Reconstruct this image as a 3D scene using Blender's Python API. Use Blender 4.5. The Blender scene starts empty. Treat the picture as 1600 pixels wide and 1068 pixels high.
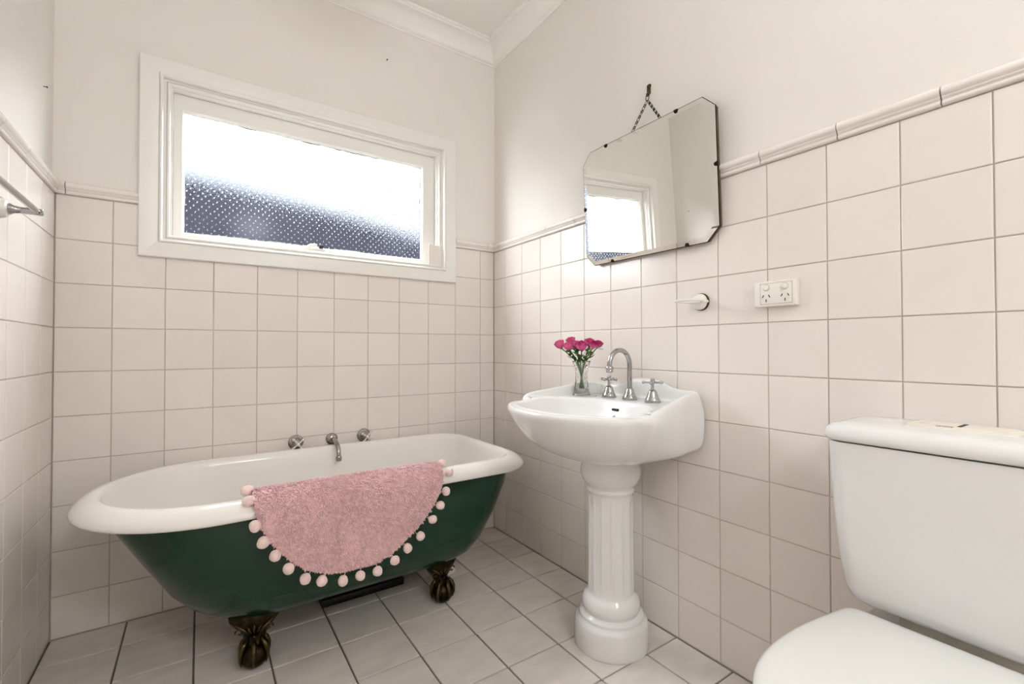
import bpy, bmesh, math, random
from mathutils import Vector, Matrix
R = math.radians
PI = math.pi
random.seed(7)
scene = bpy.context.scene
col = scene.collection

# ------------------------------------------------------------------ camera
CAM_POS = Vector((-1.3546, -2.1760, 0.9870))
YAW, PITCH, ROLL, FPX = 0.5962, 0.0136, -0.0012, 718.10
fw = Vector((math.sin(YAW)*math.cos(PITCH), math.cos(YAW)*math.cos(PITCH), math.sin(PITCH)))
rt = Vector((math.cos(YAW), -math.sin(YAW), 0.0))
up = rt.cross(fw)
rt2 = rt*math.cos(ROLL) + up*math.sin(ROLL)
up2 = up*math.cos(ROLL) - rt*math.sin(ROLL)
cam_data = bpy.data.cameras.new('camera')
cam_data.sensor_fit = 'HORIZONTAL'
cam_data.sensor_width = 36.0
cam_data.lens = FPX*36.0/1600.0
cam_data.clip_start = 0.02
cam = bpy.data.objects.new('camera', cam_data)
col.objects.link(cam)
m = Matrix.Identity(4)
for i in range(3):
    m[i][0], m[i][1], m[i][2], m[i][3] = rt2[i], up2[i], -fw[i], CAM_POS[i]
cam.matrix_world = m
scene.camera = cam

# ------------------------------------------------------------------ world, daylight, exposure
SKY_STRENGTH = 15.0
LAMP_STRENGTH = (4.5, 56.0)
LAMPS = ((-0.90, -1.75, 0.09), (-0.90, -3.30, 0.26))  # second, stronger lamp is added behind the camera for low frontal fill
world = bpy.data.worlds.new('overcast_sky')
scene.world = world
world.use_nodes = True
bg = world.node_tree.nodes['Background']
bg.inputs['Color'].default_value = (0.91, 0.955, 1.0, 1)
bg.inputs['Strength'].default_value = SKY_STRENGTH
portal = bpy.data.lights.new('window_portal', 'AREA')          # guides daylight sampling through the window opening
portal.shape = 'RECTANGLE'; portal.size = 1.16; portal.size_y = 0.62
portal.cycles.is_portal = True
po = bpy.data.objects.new('window_portal', portal)
po.location = (-0.895, 0.125, 1.70); po.rotation_euler = (R(-90), 0, 0)
col.objects.link(po)
scene.view_settings.view_transform = 'Standard'
scene.view_settings.look = 'None'
scene.view_settings.gamma = 1.0
scene.view_settings.use_curve_mapping = False
scene.view_settings.exposure = 0.42
scene.cycles.max_bounces = 12
scene.cycles.diffuse_bounces = 6
scene.cycles.glossy_bounces = 6
scene.cycles.transmission_bounces = 10
scene.cycles.transparent_max_bounces = 16
scene.cycles.sample_clamp_indirect = 6.0

# ------------------------------------------------------------------ materials
def mat(name, rgb, rough=0.5, metal=0.0, spec=0.5, coat=0.0, var=0.0, var_scale=6.0, rnd=0.0,
        bump=0.0, bump_scale=30.0, bump_dist=0.002, trans=0.0, ior=1.45, dark=None, sheen=0.0, detail=3.0, stretch=None):
    M = bpy.data.materials.new(name)
    M.use_nodes = True
    nt = M.node_tree; N = nt.nodes; L = nt.links
    b = N['Principled BSDF']
    b.inputs['Base Color'].default_value = (*rgb, 1)
    b.inputs['Roughness'].default_value = rough
    b.inputs['Metallic'].default_value = metal
    b.inputs['Specular IOR Level'].default_value = spec
    b.inputs['Coat Weight'].default_value = coat
    b.inputs['Coat Roughness'].default_value = 0.06
    b.inputs['Transmission Weight'].default_value = trans
    b.inputs['IOR'].default_value = ior
    if sheen: b.inputs['Sheen Weight'].default_value = sheen
    need = var or rnd or bump
    if need:
        tc = N.new('ShaderNodeTexCoord')
        oi = N.new('ShaderNodeObjectInfo')
        ad = N.new('ShaderNodeVectorMath'); ad.operation = 'ADD'
        sc_ = N.new('ShaderNodeVectorMath'); sc_.operation = 'SCALE'
        cmb = N.new('ShaderNodeCombineXYZ')
        for k in range(3): L.new(oi.outputs['Random'], cmb.inputs[k])
        L.new(cmb.outputs[0], sc_.inputs[0]); sc_.inputs['Scale'].default_value = 37.0
        src = tc.outputs['Object']
        if stretch:
            mp = N.new('ShaderNodeMapping'); mp.inputs['Scale'].default_value = stretch
            L.new(src, mp.inputs['Vector']); src = mp.outputs[0]
        L.new(src, ad.inputs[0]); L.new(sc_.outputs[0], ad.inputs[1])
    if var or rnd:
        nz = N.new('ShaderNodeTexNoise'); nz.inputs['Scale'].default_value = var_scale
        nz.inputs['Detail'].default_value = detail
        L.new(ad.outputs[0], nz.inputs['Vector'])
        mr = N.new('ShaderNodeMapRange')
        mr.inputs['From Min'].default_value = 0.3; mr.inputs['From Max'].default_value = 0.7
        L.new(nz.outputs['Fac'], mr.inputs['Value'])
        mix = N.new('ShaderNodeMix'); mix.data_type = 'RGBA'
        dk = dark or tuple(c*(1-var) for c in rgb)
        mix.inputs['A'].default_value = (*dk, 1); mix.inputs['B'].default_value = (*rgb, 1)
        L.new(mr.outputs[0], mix.inputs['Factor'])
        out = mix.outputs['Result']
        if rnd:
            ml = N.new('ShaderNodeMath'); ml.operation = 'MULTIPLY_ADD'
            ml.inputs[1].default_value = rnd; ml.inputs[2].default_value = 1-rnd*0.5
            L.new(oi.outputs['Random'], ml.inputs[0])
            hs = N.new('ShaderNodeHueSaturation')
            L.new(ml.outputs[0], hs.inputs['Value']); L.new(out, hs.inputs['Color'])
            out = hs.outputs[0]
        L.new(out, b.inputs['Base Color'])
    if bump:
        n2 = N.new('ShaderNodeTexNoise'); n2.inputs['Scale'].default_value = bump_scale
        n2.inputs['Detail'].default_value = 2.0
        L.new(ad.outputs[0], n2.inputs['Vector'])
        bp = N.new('ShaderNodeBump'); bp.inputs['Strength'].default_value = bump
        bp.inputs['Distance'].default_value = bump_dist
        L.new(n2.outputs['Fac'], bp.inputs['Height']); L.new(bp.outputs[0], b.inputs['Normal'])
    return M

MAT = dict(
    paint=mat('wall_paint', (0.82, 0.785, 0.735), 0.6, var=0.03, var_scale=1.5, bump=0.06, bump_scale=60, bump_dist=0.001),
    ceiling=mat('ceiling_paint', (0.89, 0.865, 0.82), 0.7),
    tile=mat('glazed_wall_tile', (0.82, 0.762, 0.712), 0.16, spec=0.45, var=0.03, var_scale=7, rnd=0.05, bump=0.10, bump_scale=7, bump_dist=0.002),
    grout=mat('wall_grout', (0.60, 0.545, 0.465), 0.9, var=0.2, var_scale=5),
    floor=mat('floor_tile', (0.75, 0.695, 0.645), 0.42, var=0.14, var_scale=9, rnd=0.07, bump=0.18, bump_scale=40, bump_dist=0.001, detail=7, stretch=(1, 2.2, 1)),
    fgrout=mat('floor_grout', (0.20, 0.165, 0.14), 0.9, var=0.3, var_scale=8),
    trimtile=mat('trim_tile', (0.82, 0.77, 0.725), 0.2, rnd=0.04),
    gloss=mat('white_gloss_paint', (0.84, 0.82, 0.775), 0.3, var=0.02, var_scale=4, bump=0.05, bump_scale=25, bump_dist=0.001),
    porcelain=mat('white_vitreous_china', (0.80, 0.80, 0.795), 0.12, spec=0.34),
    seat=mat('white_seat_plastic', (0.755, 0.755, 0.735), 0.24),
    enamel=mat('cream_white_enamel', (0.84, 0.815, 0.77), 0.14, spec=0.45),
    green=mat('dark_green_enamel', (0.004, 0.033, 0.015), 0.17, spec=0.5, bump=0.15, bump_scale=5, bump_dist=0.003),
    brass=mat('aged_brass', (0.045, 0.032, 0.015), 0.36, metal=1.0, var=0.8, var_scale=55, dark=(0.012, 0.009, 0.005), bump=0.4, bump_scale=120, bump_dist=0.001),
    brass2=mat('polished_brass_edge', (0.105, 0.076, 0.036), 0.34, metal=1.0, var=0.4, var_scale=70),
    chrome=mat('chrome', (0.42, 0.42, 0.425), 0.07, metal=1.0),
    dullchrome=mat('tarnished_chrome', (0.42, 0.40, 0.375), 0.14, metal=1.0, var=0.25, var_scale=60),
    brightchrome=mat('bright_chrome', (0.74, 0.73, 0.71), 0.12, metal=1.0),
    bronze=mat('dark_bronze', (0.035, 0.026, 0.018), 0.45, metal=1.0, var=0.4, var_scale=80),
    mirror=mat('mirror_silver', (0.90, 0.90, 0.88), 0.0, metal=1.0),
    board=mat('brown_backing_board', (0.13, 0.075, 0.035), 0.5, var=0.3, var_scale=15),
    blackpl=mat('black_plastic', (0.006, 0.006, 0.006), 0.4),
    plastic=mat('off_white_plastic', (0.83, 0.80, 0.74), 0.3),
    cream=mat('cream_plastic', (0.80, 0.755, 0.66), 0.3),
    slot=mat('dark_slot', (0.01, 0.009, 0.008), 0.6),
    print=mat('grey_print', (0.10, 0.09, 0.08), 0.6),
    rug=mat('pink_cotton', (0.86, 0.53, 0.54), 0.95, spec=0.1, var=0.28, var_scale=26, sheen=0.25),
    tuft=mat('pink_cotton_tufts', (0.97, 0.66, 0.67), 0.95, spec=0.1, var=0.36, var_scale=70, sheen=0.25),
    pom=mat('pale_pink_wool', (0.90, 0.70, 0.66), 0.95, spec=0.1, var=0.12, var_scale=90, bump=0.8, bump_scale=420, bump_dist=0.001, sheen=0.3),
    glass=mat('cut_crystal', (0.97, 0.98, 0.97), 0.0, trans=1.0, ior=1.5),
    water=mat('water', (0.9, 0.95, 0.9), 0.0, trans=1.0, ior=1.33),
    petal=mat('magenta_petal', (0.68, 0.045, 0.24), 0.5, var=0.45, var_scale=45, dark=(0.42, 0.012, 0.12)),
    petal2=mat('pink_outer_petal', (0.74, 0.14, 0.32), 0.5, var=0.4, var_scale=45, dark=(0.56, 0.05, 0.2)),
    leaf=mat('rose_leaf', (0.06, 0.13, 0.03), 0.45, var=0.4, var_scale=40),
    stem=mat('rose_stem', (0.10, 0.19, 0.045), 0.45, var=0.3, var_scale=30),
    fence=mat('dark_slate_boards', (0.0145, 0.0145, 0.0185), 0.9, spec=0.0, var=0.3, var_scale=2),
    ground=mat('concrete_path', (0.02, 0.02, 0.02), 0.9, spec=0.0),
    door=mat('painted_door', (0.70, 0.66, 0.60), 0.4),
    pvc=mat('white_pvc', (0.74, 0.70, 0.63), 0.4),
    putty=mat('white_putty', (0.80, 0.78, 0.73), 0.6),
    gasket=mat('dark_glazing_gap', (0.05, 0.05, 0.045), 0.8),
)
# patterned obscure glass: mostly clear with a share of soft scattering refraction
def pane_material():
    M = bpy.data.materials.new('obscure_pattern_glass'); M.use_nodes = True
    N = M.node_tree.nodes; L = M.node_tree.links
    N.remove(N['Principled BSDF'])
    tr = N.new('ShaderNodeBsdfTransparent'); tr.inputs['Color'].default_value = (1, 1, 1, 1)
    rf = N.new('ShaderNodeBsdfRefraction'); rf.distribution = 'BECKMANN'
    rf.inputs['Roughness'].default_value = 0.30; rf.inputs['IOR'].default_value = 1.45
    rf.inputs['Color'].default_value = (0.86, 0.92, 1.0, 1)
    mx = N.new('ShaderNodeMixShader'); mx.inputs[0].default_value = 0.075
    L.new(tr.outputs[0], mx.inputs[1]); L.new(rf.outputs[0], mx.inputs[2])
    gl = N.new('ShaderNodeBsdfGlossy'); gl.inputs['Roughness'].default_value = 0.15
    m2 = N.new('ShaderNodeMixShader'); m2.inputs[0].default_value = 0.004
    L.new(mx.outputs[0], m2.inputs[1]); L.new(gl.outputs[0], m2.inputs[2])
    L.new(m2.outputs[0], N['Material Output'].inputs['Surface'])
    return M
MAT['pane'] = pane_material()
MAT['lens'] = mat('glass_dimple', (1, 1, 1), 0.05, trans=1.0, ior=1.5)
def emis(name, rgb, s):
    M = bpy.data.materials.new(name); M.use_nodes = True
    b = M.node_tree.nodes['Principled BSDF']
    b.inputs['Base Color'].default_value = (0.8, 0.8, 0.8, 1)
    b.inputs['Emission Color'].default_value = (*rgb, 1)
    b.inputs['Emission Strength'].default_value = s
    return M
LAMP_MATS = [emis('lit_opal_glass', (0.925, 0.96, 1.0), k) for k in LAMP_STRENGTH]

# ------------------------------------------------------------------ object helpers
ORG = {}
def root(name, loc, label=None, cat=None, group=None, kind=None):
    o = bpy.data.objects.new(name, None)
    o.empty_display_size = 0.05
    o.location = loc
    col.objects.link(o)
    ORG[o] = Vector(loc)
    return tag(o, label, cat, group, kind)
def tag(o, label=None, cat=None, group=None, kind=None):
    if label: o['label'] = label
    if cat: o['category'] = cat
    if group: o['group'] = group
    if kind: o['kind'] = kind
    return o
def smooth_by(me, ang):
    if ang is None: return
    for p in me.polygons: p.use_smooth = True
    if ang < 179:
        bm = bmesh.new(); bm.from_mesh(me)
        lim = R(ang)
        for e in bm.edges:
            if len(e.link_faces) == 2 and e.calc_face_angle(0) > lim: e.smooth = False
        bm.to_mesh(me); bm.free()
def obj(name, geo, material, parent=None, smooth=35, sub=0, label=None, kind=None, origin=None, fix=True):
    """geo = (verts in world space, faces). Linked as one mesh, parented without changing its place."""
    v, f = geo
    org = ORG[parent] if parent is not None else Vector(origin or (0, 0, 0))
    me = bpy.data.meshes.new(name)
    me.from_pydata([tuple(Vector(p)-org) for p in v], [], [tuple(q) for q in f])
    if fix:
        bm = bmesh.new(); bm.from_mesh(me)
        bmesh.ops.recalc_face_normals(bm, faces=bm.faces[:])
        bm.to_mesh(me); bm.free()
    me.materials.append(MAT[material] if isinstance(material, str) else material)
    smooth_by(me, smooth)
    o = bpy.data.objects.new(name, me)
    col.objects.link(o)
    if parent is not None: o.parent = parent
    else: o.location = org
    ORG[o] = org
    if sub:
        s = o.modifiers.new('subdivision', 'SUBSURF'); s.levels = sub; s.render_levels = sub
    if label: o['label'] = label
    if kind: o['kind'] = kind
    return o
def join(*geos):
    V, F = [], []
    for v, f in geos:
        n = len(V); V += [Vector(p) for p in v]; F += [tuple(i+n for i in q) for q in f]
    return V, F
def xform(g, M):
    return [M @ Vector(p) for p in g[0]], g[1]
def box(x0, x1, y0, y1, z0, z1):
    v = [(x, y, z) for x in (x0, x1) for y in (y0, y1) for z in (z0, z1)]
    return v, [(0, 1, 3, 2), (4, 6, 7, 5), (0, 4, 5, 1), (2, 3, 7, 6), (0, 2, 6, 4), (1, 5, 7, 3)]
def bbox(x0, x1, y0, y1, z0, z1, b=0.004, seg=2):
    bm = bmesh.new()
    v, f = box(x0, x1, y0, y1, z0, z1)
    vs = [bm.verts.new(p) for p in v]
    for q in f: bm.faces.new([vs[i] for i in q])
    bmesh.ops.recalc_face_normals(bm, faces=bm.faces[:])
    bmesh.ops.bevel(bm, geom=bm.edges[:], offset=b, segments=seg, affect='EDGES', profile=0.5)
    bm.verts.index_update()
    g = [v.co.copy() for v in bm.verts], [tuple(v.index for v in q.verts) for q in bm.faces]
    bm.free(); return g
def loft(rings, cap0=True, cap1=True, closed=True):
    n = len(rings[0]); V = [Vector(p) for r in rings for p in r]; F = []
    for a in range(len(rings)-1):
        for i in range(n if closed else n-1):
            j = (i+1) % n
            F.append((a*n+i, a*n+j, (a+1)*n+j, (a+1)*n+i))
    if cap0: F.append(tuple(range(n)))
    if cap1: F.append(tuple(range((len(rings)-1)*n, len(rings)*n)))
    return V, F
def circle(c, r, n, ax='z', ph=0.0):
    out = []
    for i in range(n):
        a = 2*PI*i/n+ph
        p = (r*math.cos(a), r*math.sin(a), 0)
        out.append(Vector(p))
    return [Vector(c)+p for p in out]
def lathe(prof, n=32, cap0=True, cap1=True):
    """prof: (radius, z); axis z."""
    return loft([[Vector((r*math.cos(2*PI*i/n), r*math.sin(2*PI*i/n), z)) for i in range(n)] for r, z in prof], cap0, cap1)
def at(p, rot=None):
    M = Matrix.Translation(Vector(p))
    return M @ rot if rot is not None else M
RX = lambda a: Matrix.Rotation(R(a), 4, 'X')
RY = lambda a: Matrix.Rotation(R(a), 4, 'Y')
RZ = lambda a: Matrix.Rotation(R(a), 4, 'Z')
def tube(pts, rad, n=12, cap=True, closed=False):
    pts = [Vector(p) for p in pts]; k = len(pts)
    if not hasattr(rad, '__len__'): rad = [rad]*k
    T = []
    for i in range(k):
        if closed: a, b = pts[i-1], pts[(i+1) % k]
        else: a, b = pts[max(0, i-1)], pts[min(k-1, i+1)]
        T.append((b-a).normalized())
    ref = Vector((0, 0, 1)) if abs(T[0].z) < 0.9 else Vector((1, 0, 0))
    nrm = (ref-T[0]*ref.dot(T[0])).normalized()
    rings = []
    for i in range(k):
        nrm = (nrm-T[i]*nrm.dot(T[i])).normalized()
        bn = T[i].cross(nrm)
        rings.append([pts[i]+(nrm*math.cos(2*PI*j/n)+bn*math.sin(2*PI*j/n))*rad[i] for j in range(n)])
    if closed: return loft(rings+[rings[0]], False, False)
    return loft(rings, cap, cap)
def ball(c, r, seg=16, rings=10, sq=(1, 1, 1)):
    prof = [(max(1e-4, math.sin(PI*i/rings)), -math.cos(PI*i/rings)) for i in range(rings+1)]
    v, f = lathe(prof, seg, True, True)
    return [Vector(c)+Vector((p[0]*r*sq[0], p[1]*r*sq[1], p[2]*r*sq[2])) for p in v], f
def frame(x0, x1, z0, z1, prof):
    """mitred frame in the XZ plane; prof = closed list of (inward offset, y)."""
    rings = []
    for (cx, cz, sx, sz) in ((x0, z0, 1, 1), (x1, z0, -1, 1), (x1, z1, -1, -1), (x0, z1, 1, -1)):
        rings.append([Vector((cx+sx*d, y, cz+sz*d)) for d, y in prof])
    return loft(rings+[rings[0]], False, False)
def sweep_poly(prof, p0, p1, inward, m0=0.0, m1=0.0):
    """extrude (out, z) profile from p0 to p1 along a wall; inward = direction into the room; m = mitre factor."""
    p0, p1, inward = Vector(p0), Vector(p1), Vector(inward)
    d = (p1-p0).normalized()
    r0 = [p0+inward*o+Vector((0, 0, z))+d*(o*m0) for o, z in prof]
    r1 = [p1+inward*o+Vector((0, 0, z))-d*(o*m1) for o, z in prof]
    return loft([r0, r1], True, True)
def catmull(P, n, closed=False):
    out = []; k = len(P)
    for i in range(k if closed else k-1):
        p = [P[(i+j) % k] if closed else P[min(max(i+j, 0), k-1)] for j in (-1, 0, 1, 2)]
        for s in range(n):
            t = s/n
            out.append(tuple(0.5*((2*b)+(-a+c)*t+(2*a-5*b+4*c-d)*t*t+(-a+3*b-3*c+d)*t**3) for a, b, c, d in zip(*p)))
    if not closed: out.append(tuple(P[-1]))
    return out
def interp(tab, x):
    if x <= tab[0][0]: return tab[0][1]
    for (a, u), (b, v) in zip(tab, tab[1:]):
        if x <= b: return u+(v-u)*(x-a)/(b-a)
    return tab[-1][1]

# ------------------------------------------------------------------ room shell
XL, YF, ZC = -1.77, -4.30, 2.668
PB = 0.008                       # painted surface sits this far behind the tile faces
P = 0.153                        # wall tile pitch
Z0 = 7.93*P
ZROW = [0.0]+[Z0-j*P for j in range(7, -3, -1)]      # grout lines from the floor to the rail
ZTOP = ZROW[-1]
WX0, WX1, WZ0, WZ1 = -1.482, -0.3085, 1.390, 2.021   # window opening

floor = tag(obj('floor', box(XL-0.15, 0.15, YF-0.15, 0.15, -0.12, -0.006), 'fgrout', smooth=None), 'beige grey square tiled bathroom floor', None, None, 'structure')
wall_back = obj('wall_back', join(
    box(XL-0.12, WX0, PB, 0.14, -0.006, ZC), box(WX1, 0.12, PB, 0.14, -0.006, ZC),
    box(WX0, WX1, PB, 0.14, -0.006, WZ0), box(WX0, WX1, PB, 0.14, WZ1, ZC)), 'paint', smooth=None)
tag(wall_back, 'cream painted wall with the window, tiled below', None, None, 'structure')
wall_right = tag(obj('wall_right', box(PB, 0.14, YF, PB, -0.006, ZC), 'paint', smooth=None), 'cream painted wall behind basin and toilet, tiled below', None, None, 'structure')
wall_left = tag(obj('wall_left', box(XL-0.14, XL-PB, YF, PB, -0.006, ZC), 'paint', smooth=None), 'cream painted wall beside the round bath end, tiled below', None, None, 'structure')
wall_front = tag(obj('wall_front', box(XL-0.14, 0.14, YF-0.12, YF, -0.006, ZC), 'paint', smooth=None), 'cream painted wall opposite the window', None, None, 'structure')
ceiling = tag(obj('ceiling', box(XL-0.14, 0.14, YF-0.12, 0.14, ZC, ZC+0.1), 'ceiling', smooth=None), 'off-white flat plaster ceiling', None, None, 'structure')

# grout beds
GB = 0.0022
obj('grout_bed', join(box(XL, -1.49, GB, PB, -0.006, ZTOP+0.002), box(-0.30, 0, GB, PB, -0.006, ZTOP+0.002), box(-1.49, -0.30, GB, PB, -0.006, 1.366)), 'grout', wall_back, None)
obj('grout_bed', box(GB, PB, YF, PB, -0.006, ZTOP+0.002), 'grout', wall_right, None)
obj('grout_bed', box(XL-PB, XL-GB, YF, PB, -0.006, ZTOP+0.002), 'grout', wall_left, None)

# ---- tiles
TCACHE = {}
def tile_geo(w, h, t, bev):
    a, b = w/2, h/2
    rings = [[(-a, -b, 0), (a, -b, 0), (a, b, 0), (-a, b, 0)],
             [(-a, -b, t-bev*0.9), (a, -b, t-bev*0.9), (a, b, t-bev*0.9), (-a, b, t-bev*0.9)],
             [(-a+bev*0.4, -b+bev*0.4, t-bev*0.3), (a-bev*0.4, -b+bev*0.4, t-bev*0.3), (a-bev*0.4, b-bev*0.4, t-bev*0.3), (-a+bev*0.4, b-bev*0.4, t-bev*0.3)],
             [(-a+bev*1.2, -b+bev*1.2, t), (a-bev*1.2, -b+bev*1.2, t), (a-bev*1.2, b-bev*1.2, t), (-a+bev*1.2, b-bev*1.2, t)]]
    return loft(rings, False, True)
def tile_mesh(w, h, t, bev, m_):
    k = (round(w, 4), round(h, 4), t, m_)
    if k not in TCACHE:
        me = bpy.data.meshes.new('tile')
        v, f = tile_geo(w, h, t, bev)
        me.from_pydata([tuple(p) for p in v], [], f)
        me.materials.append(MAT[m_])
        TCACHE[k] = me
    return TCACHE[k]
def tile(name, parent, w, h, t, bev, m_, loc, rot, jit=0.0014):
    o = bpy.data.objects.new(name, tile_mesh(w, h, t, bev, m_))
    col.objects.link(o); o.parent = parent
    j = Matrix.Rotation(random.uniform(-jit, jit), 4, 'X') @ Matrix.Rotation(random.uniform(-jit, jit), 4, 'Y')
    o.matrix_local = Matrix.Translation(Vector(loc)-ORG[parent]) @ rot.to_4x4() @ j
    return o
ROT_BACK = Matrix.Rotation(R(90), 4, 'X')
ROT_RIGHT = Matrix.Rotation(R(-90), 4, 'Z') @ ROT_BACK
ROT_LEFT = Matrix.Rotation(R(90), 4, 'Z') @ ROT_BACK
GAP = 0.0026
def grid(lines, lo, hi):
    L_ = sorted([l for l in lines if lo+0.004 < l < hi-0.004])
    L_ = [lo]+L_+[hi]
    return list(zip(L_, L_[1:]))
TT = 0.0032
xs_back = grid([-(0.0877+(11-i)*P) for i in range(-1, 12)], XL+0.001, -0.001)
for (za, zb) in zip(ZROW, ZROW[1:]):
    for (xa, xb) in xs_back:
        a, b = xa+GAP/2, xb-GAP/2
        if zb > WZ0-0.002:                       # row beside the window
            if a > WX0-0.004 and b < WX1+0.055: continue
            if b > WX0-0.004 and a < WX0: b = WX0-0.004
        if b-a < 0.012: continue
        tile('tile', wall_back, b-a, zb-za-GAP, TT, 0.0016, 'tile', ((a+b)/2, 0.0028, (za+zb)/2), ROT_BACK)
def side_tiles(wall, lines, x, rot, y_split, sgn):
    far = []
    for (ya, yb) in grid(lines, YF, -0.001):
        for (za, zb) in zip(ZROW, ZROW[1:]):
            w, h = yb-ya-GAP, zb-za-GAP
            loc = (x+sgn*0.0028, (ya+yb)/2, (za+zb)/2)
            if yb > y_split: tile('tile', wall, w, h, TT, 0.0016, 'tile', loc, rot)
            else: far.append(xform(tile_geo(w, h, TT, 0.0016), Matrix.Translation(Vector(loc)) @ rot))
    obj('tile_field', join(*far), 'tile', wall, None, kind='stuff')
side_tiles(wall_right, [-(0.1171+k*P) for k in range(29)], 0.0, ROT_RIGHT, -2.25, 1)
side_tiles(wall_left, [-(0.154+k*P) for k in range(29)], XL, ROT_LEFT, -0.70, -1)
FP = 0.2016
for (xa, xb) in grid([-0.1553-FP*k for k in range(9)], XL+0.002, -0.002):
    for (ya, yb) in grid([-0.1725-FP*k for k in range(22)], YF, -0.002):
        if yb < -2.3: continue
        tile('tile', floor, xb-xa-0.0056, yb-ya-0.0056, 0.006, 0.0016, 'floor', ((xa+xb)/2, (ya+yb)/2, -0.006), Matrix.Identity(4), 0.0012)
far = [xform(tile_geo(xb-xa-0.0056, yb-ya-0.0056, 0.006, 0.0016), Matrix.Translation(((xa+xb)/2, (ya+yb)/2, -0.006)))
       for (xa, xb) in grid([-0.1553-FP*k for k in range(9)], XL+0.002, -0.002) for (ya, yb) in grid([-0.1725-FP*k for k in range(22)], YF, -0.002) if yb < -2.3]
obj('tile_field', join(*far), 'floor', floor, None, kind='stuff')

# ---- dado rail of moulded tiles
RAIL = [(-0.008, 0.0), (0.006, 0.0), (0.0085, 0.002), (0.0095, 0.005), (0.0085, 0.0085), (0.0065, 0.0095), (0.0065, 0.0115), (0.009, 0.013), (0.011, 0.016),
        (0.0105, 0.018), (0.012, 0.0195), (0.0155, 0.022), (0.0175, 0.027), (0.0170, 0.033), (0.0135, 0.0385), (0.008, 0.0425), (0.001, 0.044), (-0.008, 0.044)]
RZ0 = ZTOP+0.0015
trim_1 = root('trim_1', (-0.9, 0, RZ0), 'moulded off-white tile rail along the window wall', None, None, 'structure')
trim_2 = root('trim_2', (0, -1.4, RZ0), 'moulded off-white tile rail along the basin wall', None, None, 'structure')
trim_3 = root('trim_3', (XL, -1.4, RZ0), 'moulded off-white tile rail along the towel rail wall', None, None, 'structure')
def rail(parent, pts, fixed, axis, sgn):
    for a, b in zip(pts, pts[1:]):
        p0, p1 = ((a+0.0013, fixed, RZ0), (b-0.0013, fixed, RZ0)) if axis == 'x' else ((fixed, a+0.0013, RZ0), (fixed, b-0.0013, RZ0))
        inw = (0, sgn, 0) if axis == 'x' else (sgn, 0, 0)
        g = sweep_poly(RAIL, p0, p1, inw)
        c = (Vector(g[0][0])+Vector(g[0][len(RAIL)]))/2
        obj('rail_tile', g, 'trimtile', parent, 40)
rail(trim_1, [XL, -1.7425, -1.545], 0, 'x', -1)
rail(trim_1, [-0.2415, -0.0457, 0.0], 0, 'x', -1)
rail(trim_2, [YF]+[-1.8757-0.1975*k for k in range(12, -1, -1)]+[-1.676, -1.4807, -1.283, -1.0855, -0.8765, -0.679, -0.4824, -0.285, -0.085, 0], 0, 'y', -1)
rail(trim_3, [YF]+[-0.155-0.1975*k for k in range(20, -1, -1)]+[0], XL, 'y', 1)

# ---- plaster cornice
CORN = [(-0.008, 0), (0.004, 0), (0.004, 0.006), (0.010, 0.010), (0.016, 0.013)]
for k in range(9):
    a = PI/2*k/8
    CORN.append((0.018+0.056*(1-math.cos(a)), 0.018+0.062*math.sin(a)))
CORN += [(0.076, 0.090), (0.082, 0.092), (0.082, 0.104), (-0.008, 0.104)]
CZ = ZC-0.104
for nm, lab, p0, p1, inw in (('trim_4', 'plaster cornice above the window', (XL-PB, PB, CZ), (PB, PB, CZ), (0, -1, 0)),
                        ('trim_5', 'plaster cornice above the mirror', (PB, PB, CZ), (PB, YF, CZ), (-1, 0, 0)),
                        ('trim_6', 'plaster cornice above the towel rail wall', (XL-PB, YF, CZ), (XL-PB, PB, CZ), (1, 0, 0))):
    o = obj(nm, sweep_poly(CORN, p0, p1, inw, 1, 1), 'ceiling', None, 40, origin=p0)
    tag(o, lab, None, None, 'structure')

# ---- door behind the camera (only seen in reflections)
d1 = root('door_1', (-1.2, YF, 0), 'painted panel door in the wall opposite the window', None, None, 'structure')
obj('door_leaf', bbox(-1.58, -0.80, YF, YF+0.03, 0.004, 2.03, 0.003), 'door', d1)
for a, b in ((-1.66, -1.585), (-0.795, -0.72)):
    obj('architrave', bbox(a, b, YF, YF+0.02, 0.0, 2.11, 0.003), 'gloss', d1)
obj('architrave', bbox(-1.66, -0.72, YF, YF+0.02, 2.035, 2.11, 0.003), 'gloss', d1)
for z0, z1 in ((0.25, 0.95), (1.1, 1.85)):
    for a, b in ((-1.50, -1.23), (-1.15, -0.88)):
        obj('panel', bbox(a, b, YF+0.029, YF+0.036, z0, z1, 0.003), 'door', d1)
obj('door_handle', xform(tube([(0, 0, 0), (0, 0.05, 0), (-0.02, 0.055, 0), (-0.11, 0.055, 0)], 0.008), at((-0.86, YF+0.03, 1.0))), 'chrome', d1)

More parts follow.
